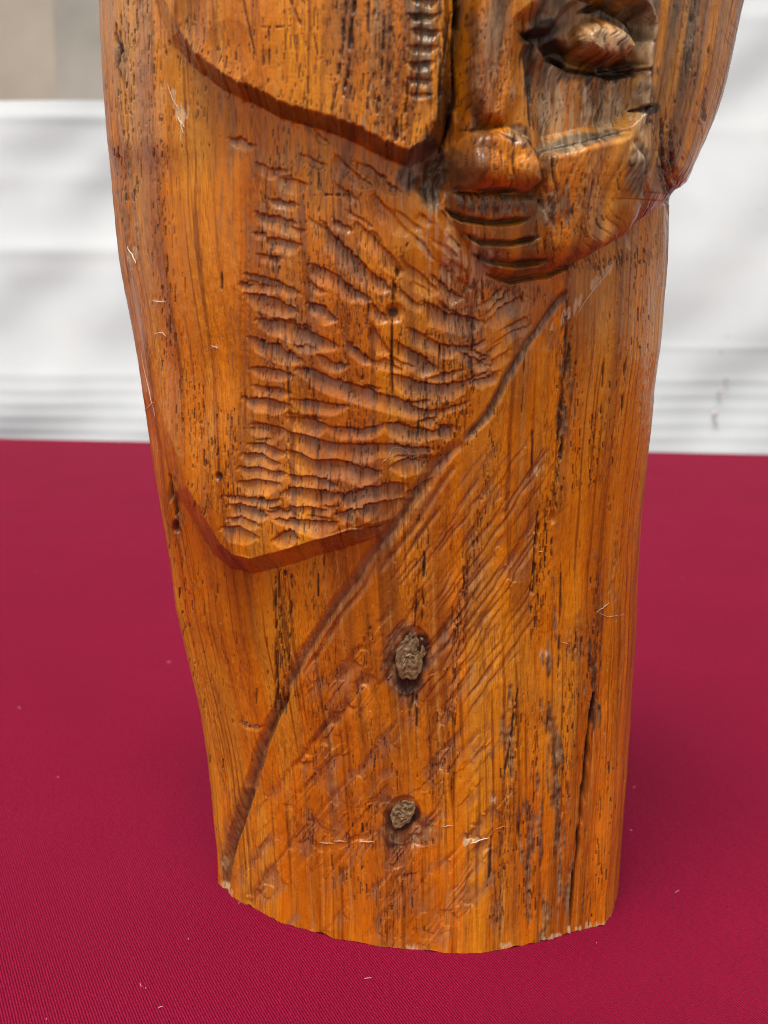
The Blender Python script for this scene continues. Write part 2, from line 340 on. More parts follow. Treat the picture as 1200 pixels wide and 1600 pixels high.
while n_st < 120:
    x, y = rng.uniform(350, 760), rng.uniform(980, 1470)
    if x + (y - 1130) * 0.36 < 450 or (x > 700 and y < 1150): continue
    stroke(x, y, rng.uniform(50, 190), rng.normal(53, 2.8), rng.uniform(16, 34), rng.uniform(0.12, 0.34) * (1.15 - 0.4 * (y > 1350)), 0.75, 0.0); n_st += 1
HMB = HM.copy()

UNDER_DK = np.zeros((H_, W_))  # underside bevels: deep stain plus shade put into the colour
s, d = sdf(LOBE, 4); UNDER_DK[s] = np.maximum(UNDER_DK[s], ((d > 0) & (d + 0.7 * jag[s[1]][None, :] < 24)) * sstep((XX[s] - 250) / 120) * np.clip(0.85 + 0.2 * blot[s], 0, 1) * (YY[s] > 60) * (XX[s] < 712))
s, d = sdf(BEARD, 4); UNDER_DK[s] = np.maximum(UNDER_DK[s], ((d > 0) & (d < 27)) * sstep((YY[s] - 800) / 40) * sstep((605 - XX[s]) / 40) * 0.6 * np.clip(0.85 + 0.3 * blot[s], 0, 1))
s, d = sdf(JAW, 4); UNDER_DK[s] = np.maximum(UNDER_DK[s], np.clip(1 - d / 20, 0, 1) * (d > 0) * sstep((XX[s] - 760) / 60) * 0.55 * (YY[s] > 250))
# --- gouges in the beard (upper edge of each scoop, then its height)
GOUGES = [
 ([(362, 214), (400, 226)], 14), ([(434, 274), (481, 287)], 18), ([(425, 309), (464, 317)], 14), ([(400, 330), (462, 347)], 19), ([(414, 367), (470, 380)], 19),
 ([(400, 396), (440, 402)], 14), ([(525, 240), (552, 262), (580, 291)], 20), ([(560, 250), (590, 268), (628, 300)], 18), ([(585, 300), (612, 330), (641, 366)], 20),
 ([(556, 345), (590, 372), (636, 424)], 22), ([(506, 346), (530, 375), (570, 412), (612, 452)], 25), ([(470, 240), (510, 256)], 12),
 ([(383, 428), (420, 434), (468, 455)], 17), ([(386, 458), (430, 466), (466, 485)], 21), ([(403, 497), (445, 500), (485, 516), (528, 540)], 25), ([(390, 525), (430, 538), (472, 558)], 19),
 ([(392, 574), (420, 570), (457, 584)], 17), ([(488, 411), (530, 430), (580, 468)], 22), ([(484, 472), (505, 478), (528, 500)], 19),
 ([(470, 572), (520, 588), (590, 612), (640, 628), (674, 642)], 24), ([(543, 534), (584, 563)], 15), ([(580, 473), (608, 500)], 17), ([(583, 508), (612, 552)], 17),
 ([(630, 402), (660, 428), (688, 457)], 17), ([(683, 438), (724, 463)], 17), ([(662, 470), (700, 488), (752, 500)], 26),
 ([(756, 505), (780, 480), (814, 460)], 20), ([(758, 489), (796, 449)], 10), ([(785, 512), (822, 492)], 15), ([(770, 535), (800, 515), (826, 505)], 12),
 ([(640, 511), (690, 536), (738, 540)], 19), ([(620, 531), (652, 548), (684, 574)], 24), ([(614, 584), (650, 593), (690, 599), (728, 595)], 24), ([(737, 595), (775, 578)], 17),
 ([(760, 569), (790, 546)], 13), ([(745, 558), (786, 530)], 14), ([(600, 661), (640, 663), (679, 672)], 21), ([(680, 672), (692, 664), (708, 664)], 22),
 ([(398, 600), (453, 611)], 14), ([(383, 618), (420, 620), (454, 631)], 20), ([(458, 622), (500, 626), (542, 632)], 18), ([(453, 651), (480, 652), (513, 663)], 23),
 ([(516, 664), (564, 668), (602, 661)], 17), ([(396, 660), (420, 660), (448, 672)], 22), ([(447, 672), (499, 686), (542, 692), (570, 695), (606, 692)], 26),
 ([(392, 690), (415, 691), (448, 706)], 17), ([(452, 702), (492, 716), (540, 719), (568, 731), (592, 733)], 24), ([(383, 706), (410, 707), (437, 723)], 19),
 ([(378, 727), (410, 730), (448, 739)], 17), ([(452, 742), (494, 741), (526, 754)], 18), ([(377, 749), (405, 746), (436, 753)], 21),
 ([(447, 764), (468, 760), (494, 764), (525, 768)], 28), ([(530, 772), (556, 764), (584, 756)], 25), ([(354, 773), (395, 776), (438, 779)], 12),
 ([(362, 787), (395, 790), (421, 801)], 19), ([(362, 806), (385, 808), (408, 818)], 13), ([(351, 820), (375, 821), (405, 836)], 20),
 ([(450, 792), (480, 790), (514, 797)], 19), ([(524, 801), (556, 792)], 18), ([(445, 812), (480, 810), (522, 815)], 21), ([(427, 840), (448, 829), (468, 839)], 20),
 ([(610, 728), (640, 716), (682, 711)], 21), ([(558, 760), (590, 757), (632, 754)], 28), ([(558, 793), (590, 784), (627, 776)], 25), ([(634, 767), (676, 746)], 13),
 ([(558, 692), (610, 693), (672, 698)], 21), ([(608, 692), (640, 700), (660, 712)], 14), ([(540, 830), (596, 818)], 14)]
def flow(x, y):                       # lie of the tool over the beard, degrees below horizontal
    if y < 300: return 12 if x < 480 else 38
    if x > 740: return -38
    if y < 470: return 9 if x < 480 else 40
    if y < 570: return 18 if x < 620 else 22
    return np.interp(x, [380, 480, 600, 700], [6, 10, 2, -18])
for _i in range(95):
    x, y = rng.uniform(385, 810), rng.uniform(205, 825)
    if BEARDD[int(y) - Y0c, int(x) - X0] < 34 or (x - 884) * 0.83 + (y - 452) * 0.55 > -28 - max(0, y - 600) * 0.12 or LB[int(y) - Y0c, int(x) - X0] != 1: continue
    if y < 240 and x > 560: continue
    a_ = R(flow(x, y) + rng.normal(0, 5)); ln = rng.uniform(22, 62) / 2
    gouge([(x - math.cos(a_) * ln, y - math.sin(a_) * ln), (x + rng.normal(0, 1), y + rng.normal(0, 2)), (x + math.cos(a_) * ln, y + math.sin(a_) * ln)], rng.uniform(9, 15), None, 0.8)
for pts, th in GOUGES: gouge(pts, th)
for pts, th, dp in (([(640, 20), (680, 22)], 14, 1.2), ([(645, 45), (684, 48)], 16, 1.3), ([(640, 70), (682, 72)], 15, 1.2), ([(638, 95), (678, 96)], 14, 1.1), ([(636, 122), (672, 124)], 14, 0.9), ([(642, -5), (684, -3)], 14, 1.2), ([(640, 145), (676, 147)], 10, 0.6), ([(640, -30), (684, -28)], 14, 1.2), ([(640, -56), (684, -54)], 14, 1.2)):
    HMB[:] = HM; gouge(pts, th, dp, 0.9)
blotch(GR, 660, 60, 28, 110, 0.9, nz=0.6, noise=fineb)
for a in ([(350, 1100), (398, 1136)],): pass
gouge([(378, 1127), (412, 1131)], 9, 0.5)
HM = HM.astype(np.float32)

# --- cracks
CR = [([(722, -330), (717, -100), (714, 20), (709, 70), (709, 112), (713, 150), (704, 180), (697, 212), (686, 240)], 9, 3.2), ([(703, 20), (697, 60), (690, 100), (684, 160)], 5, 1.0),
 ([(556, -200), (553, 10), (548, 50), (547, 100), (532, 190)], 7, 0.9), ([(543, -30), (540, 40), (520, 170), (524, 196)], 5, 0.6), ([(577, -60), (574, 60), (566, 140)], 4, 0.5), ([(600, 30), (597, 110)], 5, 0.6), ([(592, 150), (584, 212)], 8, 0.7), ([(622, 160), (618, 222)], 9, 0.7), ([(637, 122), (632, 222)], 8, 0.8),
 ([(455, -40), (482, 20), (492, 60), (498, 95)], 3, 0.3), ([(398, 40), (425, 44), (452, 41)], 3, 0.3), ([(421, 10), (423, 102)], 3, 0.4), ([(480, 110), (482, 188)], 3, 0.4), ([(412, 70), (411, 150)], 3, 0.3), ([(374, -60), (384, 20), (400, 88)], 3, 0.4), ([(455, 0), (470, 40)], 4, 0.4),
 ([(641, 262), (638, 320)], 4, 0.5), ([(637, 380), (625, 405), (617, 440), (613, 480)], 6, 0.95), ([(613, 500), (612, 560), (614, 622)], 4, 1.0), ([(497, 235), (498, 340)], 3, 0.5), ([(489, 305), (546, 304)], 4, 0.5), ([(546, 305), (548, 336)], 3, 0.4),
 ([(655, 600), (654, 690)], 3, 0.5), ([(687, 535), (694, 590)], 4, 0.6), ([(740, 500), (736, 560), (735, 600)], 7, 0.5), ([(663, 860), (661, 985)], 5, 0.8), ([(655, 905), (646, 990)], 5, 0.8), ([(651, 1075), (652, 1215)], 4, 0.5), ([(646, 1080), (640, 1120)], 4, 0.5),
 ([(819, 545), (815, 645)], 3, 0.4), ([(834, 640), (829, 735)], 3, 0.3), ([(885, 500), (881, 600)], 4, 0.5), ([(893, 510), (880, 610), (876, 660), (872, 690)], 9, 0.5), ([(880, 680), (877, 720)], 6, 0.8), ([(863, 735), (870, 795)], 4, 0.4), ([(848, 785), (841, 840), (834, 900), (830, 960)], 6, 0.8), ([(843, 790), (837, 850), (829, 940)], 4, 0.5), ([(863, 820), (862, 870), (858, 900)], 4, 0.4), ([(878, 870), (876, 960), (872, 1060)], 4, 0.3),
 ([(926, 1080), (918, 1160), (912, 1220), (905, 1290), (898, 1360), (890, 1460)], 6, 1.8), ([(977, 540), (975, 600), (972, 650)], 3, 0.4), ([(945, 560), (940, 660)], 3, 0.3), ([(806, 1085), (800, 1160), (788, 1210)], 5, 0.5), ([(768, 1290), (765, 1390)], 5, 0.4), ([(812, 1270), (808, 1330)], 5, 0.4), ([(840, 1180), (832, 1270)], 4, 0.3),
 ([(181, 35), (186, 80), (187, 130)], 9, 0.8), ([(262, 735), (275, 810)], 9, 1.0), ([(917, 225), (912, 310)], 3, 0.4), ([(926, 280), (916, 345)], 3, 0.3), ([(985, 174), (1020, 167)], 9, 1.6), ([(1034, 185), (1030, 300)], 5, 0.5), ([(1046, 205), (1040, 310)], 5, 0.6), ([(1086, 0), (1082, 90)], 4, 0.4), ([(1075, 10), (1070, 140)], 3, 0.3),
 ([(827, 60), (818, 90), (822, 145), (826, 205)], 10, 1.0), ([(824, 130), (833, 205)], 6, 0.6), ([(346, 420), (347, 480)], 4, 0.5), ([(1112, 60), (1098, 140), (1080, 230)], 4, 0.3), ([(431, 900), (432, 1130)], 4, 0.5), ([(436, 890), (434, 1100)], 4, 0.4), ([(456, 880), (452, 1050)], 5, 0.4), ([(505, 862), (506, 905)], 3, 0.3), ([(372, 1200), (374, 1260)], 2, 0.2),
 ([(785, 45), (780, 90)], 3, 0.3), ([(860, 240), (872, 310)], 5, 0.6), ([(798, 208), (806, 290)], 4, 0.4), ([(755, 350), (757, 376)], 3, 0.3), ([(790, 382), (790, 405)], 3, 0.3), ([(840, 352), (838, 400)], 4, 0.3)]
for pts, wd, dp in CR: crack(pts, wd, dp, 0.95)
# --- open pores: short dark dashes scattered along grain bands  (x, y0, x, y1, half width, count)
BANDS = [(300, 130, 300, 230, 50, 50), (450, 200, 450, 840, 40, 240), (560, 270, 520, 840, 70, 420), (700, 460, 680, 700, 60, 240), (470, 0, 480, 190, 120, 160), (620, 0, 630, 240, 60, 200), (770, 100, 770, 290, 70, 160), (900, 250, 880, 410, 70, 140), (430, 240, 410, 830, 30, 260), (500, 240, 470, 800, 24, 190), (560, 250, 560, 830, 34, 230), (640, 500, 640, 720, 40, 160), (735, 480, 725, 690, 26, 150), (690, 520, 690, 740, 10, 60), (445, 890, 440, 1120, 18, 190), (480, 880, 500, 960, 20, 40),
 (775, 640, 745, 860, 12, 80), (745, 820, 710, 1010, 14, 80), (720, 960, 700, 1160, 10, 70), (580, 960, 560, 1120, 8, 50), (520, 1000, 480, 1320, 30, 130), (590, 1130, 550, 1400, 40, 160), (640, 1300, 620, 1470, 40, 90), (885, 460, 868, 800, 10, 130), (905, 560, 900, 780, 16, 60), (858, 760, 838, 1000, 9, 110),
 (930, 640, 925, 760, 8, 50), (900, 1000, 880, 1300, 16, 120), (930, 900, 925, 1120, 14, 90), (810, 1080, 780, 1440, 16, 170), (845, 1100, 820, 1440, 14, 110), (960, 450, 950, 800, 20, 50), (950, 1180, 930, 1440, 20, 60), (210, 0, 195, 330, 26, 200), (240, 60, 265, 560, 22, 200), (290, 560, 330, 800, 30, 160), (360, 640, 360, 800, 24, 110),
 (300, 20, 300, 120, 30, 90), (350, 60, 370, 140, 30, 70), (530, 0, 540, 200, 18, 120), (600, 0, 610, 220, 40, 260), (690, 0, 690, 200, 14, 110), (740, 0, 735, 200, 22, 140), (800, 0, 780, 190, 28, 90), (850, 90, 850, 210, 20, 60), (930, 130, 930, 190, 50, 120), (930, 50, 930, 100, 45, 90), (760, 300, 770, 340, 60, 120), (860, 300, 850, 420, 20, 70),
 (760, 210, 770, 290, 60, 110), (940, 240, 900, 400, 40, 60), (1040, 180, 1030, 310, 20, 110), (1080, 0, 1070, 200, 24, 90), (720, 440, 830, 470, 60, 150), (900, 420, 1000, 400, 60, 120), (1000, 320, 1000, 560, 30, 60), (620, 380, 600, 480, 24, 60), (700, 1100, 690, 1240, 30, 70), (660, 600, 655, 960, 16, 110), (340, 880, 330, 1300, 50, 60), (270, 850, 300, 1100, 20, 50), (480, 20, 470, 160, 40, 40)]
for (xa, ya, xb, yb, hw, cnt) in BANDS:
    t = rng.random(cnt); xs = xa + (xb - xa) * t + rng.normal(0, hw * 0.5, cnt); ys = ya + (yb - ya) * t + rng.normal(0, 6, cnt)
    Ls = rng.gamma(2.0, 3.6, cnt) + 3; ws = rng.choice([1, 1, 1, 2], cnt); st = rng.uniform(0.45, 1.0, cnt)
    for x, y, l, w_, a in zip(xs, ys, Ls, ws, st):
        i = int(x) - X0; j = int(y - l / 2) - Y0c; j2 = j + int(l)
        if i < 2 or i > W_ - 5 or j < 1 or j2 > H_ - 2: continue
        sl = (slice(j, j2), slice(i, i + int(w_))); DK[sl] = np.maximum(DK[sl], a); HM[sl] -= 0.18 * a
nn = 2600
for x, y, l, a in zip(rng.uniform(150, 1140, nn), rng.uniform(-300, 1500, nn), rng.gamma(2.5, 7, nn) + 5, rng.uniform(0.15, 0.55, nn)):
    i = int(x) - X0; j = int(y) - Y0c; j2 = min(H_ - 1, j + int(l)); DK[j:j2, i] = np.maximum(DK[j:j2, i], a); HM[j:j2, i] -= 0.06 * a
# --- weathered and dark streaks
STREAK = [(868, 1180, 12, 190, 0.9), (925, 1050, 10, 70, 0.9), (832, 1330, 22, 120, 0.75), (890, 1400, 18, 60, 0.6), (770, 1330, 12, 110, 0.5), (795, 1150, 8, 60, 0.8), (880, 640, 9, 90, 0.7), (690, 120, 22, 110, 0.6), (740, 90, 12, 110, 0.6), (590, 120, 36, 110, 0.45), (195, 330, 26, 80, 0.55), (188, 90, 8, 50, 0.8), (275, 790, 10, 60, 0.5), (935, 950, 8, 60, 0.5), (960, 880, 8, 60, 0.35), (912, 1010, 20, 40, 0.4), (1040, 260, 12, 50, 0.6), (225, 60, 12, 90, 0.4)]
for x, y, rx, ry, a in STREAK: blotch(GR, x, y, rx, ry, a, rot=-1.5, nz=1.2, soft=0.8, noise=fineb)
for x, y, rx, ry, a in ((1045, 305, 18, 16, 0.9), (700, 205, 12, 30, 0.9), (617, 489, 17, 17, 1.0), (275, 822, 6, 12, 0.9), (864, 808, 5, 12, 0.9), (343, 744, 6, 8, 0.9), (722, 280, 20, 18, 0.6)): blotch(DK, x, y, rx, ry, a, nz=0.7); bump(x, y, rx, ry, -1.2)
for x, y, rx, ry, a, ro in ((275, 170, 3, 40, 0.9, -12), (285, 185, 5, 22, 0.9, 0), (208, 400, 5, 18, 0.9, 5), (246, 470, 10, 5, 0.8, 0), (250, 522, 10, 3, 0.8, 10), (930, 440, 60, 5, 0.9, -48), (905, 470, 24, 6, 0.8, -55), (842, 735, 8, 5, 0.8, -20), (747, 1312, 24, 3, 0.9, -12), (768, 1250, 7, 4, 0.9, 0), (905, 1450, 18, 5, 1, -8), (940, 1447, 14, 4, 1, -6), (358, 1392, 14, 6, 0.8, 30), (643, 1485, 8, 5, 0.8, 0), (350, 1348, 3, 10, 0.5, 10), (848, 1020, 5, 6, 0.8, 0), (376, 1300, 3, 30, 0.5, 18), (332, 543, 8, 3, 0.8, 0), (790, 1478, 16, 4, .8, -5), (870, 1464, 16, 4, .8, -12), (240, 200, 20, 60, .25, 0)):
    blotch(PL, x, y, rx * 0.85, ry * 0.85, a, rot=ro, nz=1.6, soft=0.3, noise=fine if rx < 12 else fineb)
for x, y, a_ in zip(rng.uniform(170, 1100, 420), rng.uniform(0, 1480, 420), rng.uniform(0.4, 1, 420)):
    i, j = int(x) - X0, int(y) - Y0c; PL[j:j + int(rng.choice([1, 1, 2])), i:i + int(rng.choice([1, 2, 2, 3]))] = a_
for x, y, rx, ry, a_ in ((470, 250, 90, 50, 0.7), (430, 350, 50, 60, 0.6), (440, 500, 70, 60, 0.5), (590, 330, 60, 60, 0.5), (700, 480, 70, 60, 0.6), (560, 720, 110, 50, 0.45), (420, 740, 60, 70, 0.45), (800, 470, 50, 40, 0.6)):
    blotch(BR, x, y, rx, ry, a_, nz=2.2, soft=0.9, noise=fineb if x < 500 else blot)
# knot pockets
for x, y, rx, ry in ((640, 1028, 34, 54), (629, 1278, 30, 38)):
    bump(x, y + 2, rx, ry, -1.0, rot=10, pw=0.5); blotch(DK, x, y + 6, rx * 0.95, ry * 1.05, 1.0, rot=10, nz=0.3, soft=0.35, noise=wob2); blotch(GR, x, y, rx * 1.3, ry * 1.25, 0.5, rot=10, nz=0.6)
print('canvas', round(time.time() - T0, 1))

# ------------------------------------------------------------------ the log: section from outline, then carve
LO = np.array([(-700, 330), (-560, 240), (-400, 190), (-200, 162), (0, 157), (100, 162), (200, 168), (300, 175), (400, 185), (450, 193), (500, 203), (550, 211), (600, 218), (650, 224), (700, 231), (750, 239), (800, 248), (850, 256), (900, 262), (950, 268), (1000, 279), (1050, 290), (1100, 301), (1150, 310), (1200, 317), (1250, 322), (1300, 326), (1345, 331), (1420, 333)], float)
RO = np.array([(-700, 960), (-560, 1050), (-400, 1105), (-200, 1132), (0, 1128), (100, 1112), (150, 1103), (200, 1092), (250, 1079), (270, 1071), (290, 1056), (310, 1045), (322, 1041), (400, 1038), (450, 1035), (500, 1033), (540, 1030), (600, 1022), (650, 1018), (700, 1013), (750, 1008), (800, 1004), (850, 1001), (900, 999), (1000, 996), (1100, 990), (1200, 984), (1300, 977), (1350, 973), (1420, 968)], float)
BC = np.array([(331, 1352), (335, 1372), (345, 1390), (380, 1412), (440, 1442), (520, 1466), (600, 1481), (700, 1490), (750, 1490), (800, 1482), (860, 1468), (900, 1455), (945, 1447), (957, 1428), (968, 1385)], float)
NF, NB, NZ1, NZ2 = 980, 70, 1210, 46
ZT = 0.335
zz = np.concatenate([np.linspace(0, 0.252, NZ1), np.linspace(0.252, ZT, NZ2 + 1)[1:]])
NZ = len(zz)
_, pyz = project(np.stack([0 * zz, 0 * zz, zz], -1))
axz = (0 - CAM[1]) * cp - (zz - CAM[2]) * sp
zl = (np.interp(pyz, LO[:, 0], LO[:, 1]) - 600) / F * axz; zr = (np.interp(pyz, RO[:, 0], RO[:, 1]) - 600) / F * axz
xc = (zl + zr) / 2; a = (zr - zl) / 2 / 1.012
bcw = to_table(BC[:, 0], BC[:, 1]); ub = (bcw[:, 0] - xc[0]) / a[0] ; yb = bcw[:, 1]
phi = np.concatenate([np.linspace(-math.pi / 2, math.pi / 2, NF), np.linspace(math.pi / 2, 1.5 * math.pi, NB + 1)[1:]])   # last column repeats the first
u = np.sin(phi); cosf = np.cos(phi)
uf = np.clip(u, -0.9999, 0.9999)
b = np.interp(zz, [0, 0.05, 0.15, 0.25, 0.335], [0.041, 0.0435, 0.053, 0.060, 0.060])
dome = np.sqrt(np.clip(1 - np.clip((zz - 0.285) / 0.052, 0, 1) ** 2, 0.0, 1))
front = np.abs(cosf) ** 0.92                                             # generic section
o_ = np.argsort(ub); base_front = -np.interp(uf, ub[o_], yb[o_], left=0.012, right=0.008)
kk = np.clip(1 - zz / 0.20, 0, 1)[:, None]; kk = kk * kk * (3 - 2 * kk)
yf = b[:, None] * front[None, :]
shape_base = np.maximum(base_front[None, :] + 0.006 * (1 - np.abs(uf)[None, :] ** 6), 0) * 1.0
yfb = base_front[None, :] * np.ones((NZ, 1))
Yfront = -(yf * (1 - kk) + (yfb + 0) * kk)
Yback = (b[:, None] * 0.95) * np.abs(cosf)[None, :] ** 0.8
isf = (cosf > 1e-6)[None, :]
# join front and back where the base contour ends slightly behind the centre plane
endL = -base_front[0]; endR = -base_front[NF - 1]
endy = (np.where(u < 0, endL, endR) * np.abs(u) ** 3)[None, :] * kk
Yb = Yback + endy
YS = np.where(isf, Yfront, Yb)
XS = xc[:, None] + a[:, None] * u[None, :] * dome[:, None] ** 0.8
XS = np.where(dome[:, None] < 1, xc[:, None] + (XS - xc[:, None]), XS)
YS = YS * (0.25 + 0.75 * dome[:, None])
ZS = np.repeat(zz[:, None], len(phi), 1)
P = np.stack([XS, YS, ZS], -1)
def normals(P):
    du = np.gradient(P, axis=1); dz = np.gradient(P, axis=0); n = np.cross(du, dz); n /= np.linalg.norm(n, axis=-1, keepdims=True) + 1e-12; return n
Nn = normals(P); Nn[..., 2] *= 0.3; Nn /= np.linalg.norm(Nn, axis=-1, keepdims=True)
fade = sstep((cosf - 0.03) / 0.22)[None, :]
def blur(A, r):
    k = np.fft.rfft2(A); ky = np.fft.fftfreq(A.shape[0])[:, None]; kx = np.fft.rfftfreq(A.shape[1])[None, :]
    return np.fft.irfft2(k * np.exp(-2 * (math.pi * r) ** 2 * (ky ** 2 + kx ** 2)), s=A.shape)
def sample(A, px, py):
    x = np.clip(px - X0, 0, W_ - 1.001); y = np.clip(py - Y0c, 0, H_ - 1.001); i = x.astype(int); j = y.astype(int); fx = x - i; fy = y - j
    return (A[j, i] * (1 - fx) + A[j, i + 1] * fx) * (1 - fy) + (A[j + 1, i] * (1 - fx) + A[j + 1, i + 1] * fx) * fy
# place the relief so that smooth masses keep their outline: iterate the look-up on the raised surface
HS = blur(HM, 14); hs_ = np.zeros(XS.shape); NFm = NF
for _ in range(3):
    Q = P + Nn * (hs_ * 0.001 * fade)[..., None]; px, py = project(Q); hs_ = sample(HS, px, py)
PX, PY = px, py
# grid-space grain noise (along the surface, so it holds on the flanks too)
shp = XS.shape
g_lo = fnoise(shp, 160, 22, 31); g_md = fnoise(shp, 110, 5, 32); g_hi = fnoise(shp, 60, 1.3, 33); g_ch = fnoise(shp, 26, 16, 34); g_iso = fnoise(shp, 3, 2.2, 35)
g_big = fnoise(shp, 120, 90, 36)
def seam(n):      # hide the wrap at the back
    return n
h = sample(HM, PX, PY) * fade
h = h + 0.10 * g_md * 0.6 + 0.045 * g_hi + 0.16 * g_ch * (0.4 + 0.6 * fade) + 0.02 * g_iso
dk, br, gr, pl, under_dk = (np.clip(sample(A, PX, PY), 0, 1) * fade for A in (DK, BR, GR, PL, UNDER_DK))
h += gr * (0.20 * g_hi + 0.13 * g_iso) + br * 0.0 * g_hi
Q = P + Nn * (h * 0.001)[..., None]
# chipped foot
foot = np.clip(fnoise((1, shp[1]), 0, 5, 41)[0], 0.2, 2.5) * 0.00022 + 0.00005
Q[0, :, 2] = foot; Q[1:, :, 2] = np.maximum(Q[1:, :, 2], foot[None, :] + np.arange(1, NZ)[:, None] * 0.00001)
Q[:, -1] = Q[:, 0]
print('surface', round(time.time() - T0, 1))

# ------------------------------------------------------------------ stain colours
def mixc(a_, b_, t): return a_ + (b_ - a_) * t[..., None]
col = np.zeros(shp + (3,)); col[:] = (0.70, 0.208, 0.003)
ochre = np.array((0.64, 0.242, 0.006)); red = np.array((0.66, 0.155, 0.003)); deep = np.array((0.25, 0.062, 0.003)); tan = np.array((0.60, 0.27, 0.045))
hi = np.clip((900 - PY) / 900, 0, 1)
col = mixc(col, ochre, np.clip(0.05 + 0.60 * hi + 0.25 * g_lo, 0, 1))
col = mixc(col, red, np.clip(sstep((PY - 820) / 500) * 0.75 + 0.2 * g_big, 0, 1))
col = mixc(col, red, np.clip(0.55 * sstep((400 - PX) / 120) * sstep((PY - 300) / 300), 0, 1))
col = mixc(col, tan, np.clip(0.55 * sstep((PX - 830) / 120) * sstep((1000 - PY) / 500) + 0.22 * g_md, 0, 0.8))
col = mixc(col, deep, np.clip(0.14 + 0.26 * g_md + 0.15 * g_lo + 0.1 * g_ch, 0, 0.8))
pt = fnoise(shp, 90, 26, 61); pt2 = fnoise(shp, 200, 9, 62)
col = mixc(col, np.array((0.42, 0.10, 0.003)), np.clip(0.32 * pt + 0.22 * pt2, 0, 0.7))
col = mixc(col, np.array((0.78, 0.33, 0.02)), np.clip(-0.28 * pt - 0.18 * pt2, 0, 0.5))
pln = np.exp(-((PX - 325) / 52) ** 4) * sstep((PY - 230) / 80) * sstep((820 - PY) / 120) * fade
col = mixc(col, np.array((0.74, 0.225, 0.002)), pln * 0.62)
col = mixc(col, deep, np.clip(g_hi - 0.8, 0, 1) * 0.75)
col = mixc(col, tan, np.clip(-g_hi - 1.1, 0, 1) * 0.5)
brown = np.array((0.33, 0.165, 0.080)); dbrown = np.array((0.15, 0.070, 0.030)); grey = np.array((0.26, 0.175, 0.095)); dgrey = np.array((0.070, 0.044, 0.024)); pale = np.array((0.68, 0.47, 0.25)); black = np.array((0.018, 0.010, 0.006))
col = mixc(col, mixc(brown[None, None] * np.ones(shp + (3,)), dbrown, np.clip(0.30 + 0.12 * g_hi + 0.2 * g_iso, 0, 1)), br * 0.70)
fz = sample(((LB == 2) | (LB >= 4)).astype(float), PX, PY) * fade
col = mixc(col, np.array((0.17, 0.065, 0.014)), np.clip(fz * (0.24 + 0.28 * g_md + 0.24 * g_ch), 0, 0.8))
col = mixc(col, np.array((0.105, 0.032, 0.006)), under_dk * 0.85)
gg = mixc(grey[None, None] * np.ones(shp + (3,)), dgrey, np.clip(0.50 + 0.32 * g_hi + 0.32 * g_iso + 0.25 * g_ch, 0, 1))
col = mixc(col, gg, gr * 0.95)
wm = np.clip(sstep((230 - PY) / 240) * sstep((PX - 480) / 120) * (0.42 + 0.38 * g_md), 0, 0.85) * fade
col = mixc(col, gg, wm)
col = mixc(col, pale, pl * 0.8)
col = mixc(col, black, np.clip(dk, 0, 1) * 0.93)
col = np.clip(col, 0.004, 0.9)
flank_sheen = sstep((262 - PX) / 60) * sstep((590 - PY) / 120) * fade  # pinkish tan on the left flank paints in its glossy reflection
sheen_col = np.array((0.50, 0.26, 0.13))
col = mixc(col, sheen_col, np.clip(flank_sheen * (0.38 + 0.15 * g_md), 0, 0.6) * (1 - np.clip(dk, 0, 1)))
dull = np.clip(-0.08 * flank_sheen + 0.40 + 0.04 * g_lo + 0.12 * g_big + 0.06 * g_ch + 0.02 * br + 0.08 * gr + 0.25 * dk + 0.15 * pl, 0.22, 0.8)

# ------------------------------------------------------------------ split the carved shell into its parts
carving = empty('wood_carving')
carving['label'] = 'varnished orange brown carved wooden bust with bearded face and gouged beard on the crimson cloth'
carving['category'] = 'wood carving'
lab = LB[np.clip(np.round(PY - Y0c).astype(int), 0, H_ - 1), np.clip(np.round(PX - X0).astype(int), 0, W_ - 1)].copy()
lab[:, NF:] = 0
lab[:, PX[NZ // 2] < 0] = 0
ncol = shp[1]
idx = np.arange(NZ * ncol).reshape(NZ, ncol)
idx[:, -1] = idx[:, 0]
q = np.stack([idx[:-1, :-1], idx[:-1, 1:], idx[1:, 1:], idx[1:, :-1]], -1)
ql = lab[:-1, :-1].copy()
ql[NZ1 - 60:, :] = 0
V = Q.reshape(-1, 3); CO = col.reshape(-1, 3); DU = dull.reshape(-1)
def submesh(name, faces, parent, extra=None, **props):
    faces = faces.reshape(-1, 4); used, inv = np.unique(faces, return_inverse=True)
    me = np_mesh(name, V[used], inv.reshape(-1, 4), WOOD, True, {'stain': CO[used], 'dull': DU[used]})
    return link(name, me, parent, **props)
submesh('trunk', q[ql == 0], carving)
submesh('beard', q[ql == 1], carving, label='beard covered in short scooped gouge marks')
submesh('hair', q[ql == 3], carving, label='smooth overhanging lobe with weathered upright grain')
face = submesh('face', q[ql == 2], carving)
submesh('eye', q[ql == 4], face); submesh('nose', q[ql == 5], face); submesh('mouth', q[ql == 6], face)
def cap(row, zc, name):
    ring = Q[row, :-1]; c = ring.mean(0); c[2] = zc
    Vc = np.vstack([ring, c]); n = len(ring); f = np.array([(i, (i + 1) % n, n) for i in range(n)]); 
    if zc < 0.1: f = f[:, ::-1]
    me = np_mesh(name, Vc, f, WOOD, True, {'stain': np.tile((0.3, 0.16, 0.06), (n + 1, 1)), 'dull': np.full(n + 1, 0.6)}); return link(name, me, carving)
cap(0, 0.0008, 'sawn_foot'); cap(NZ - 1, ZT + 0.001, 'crown')

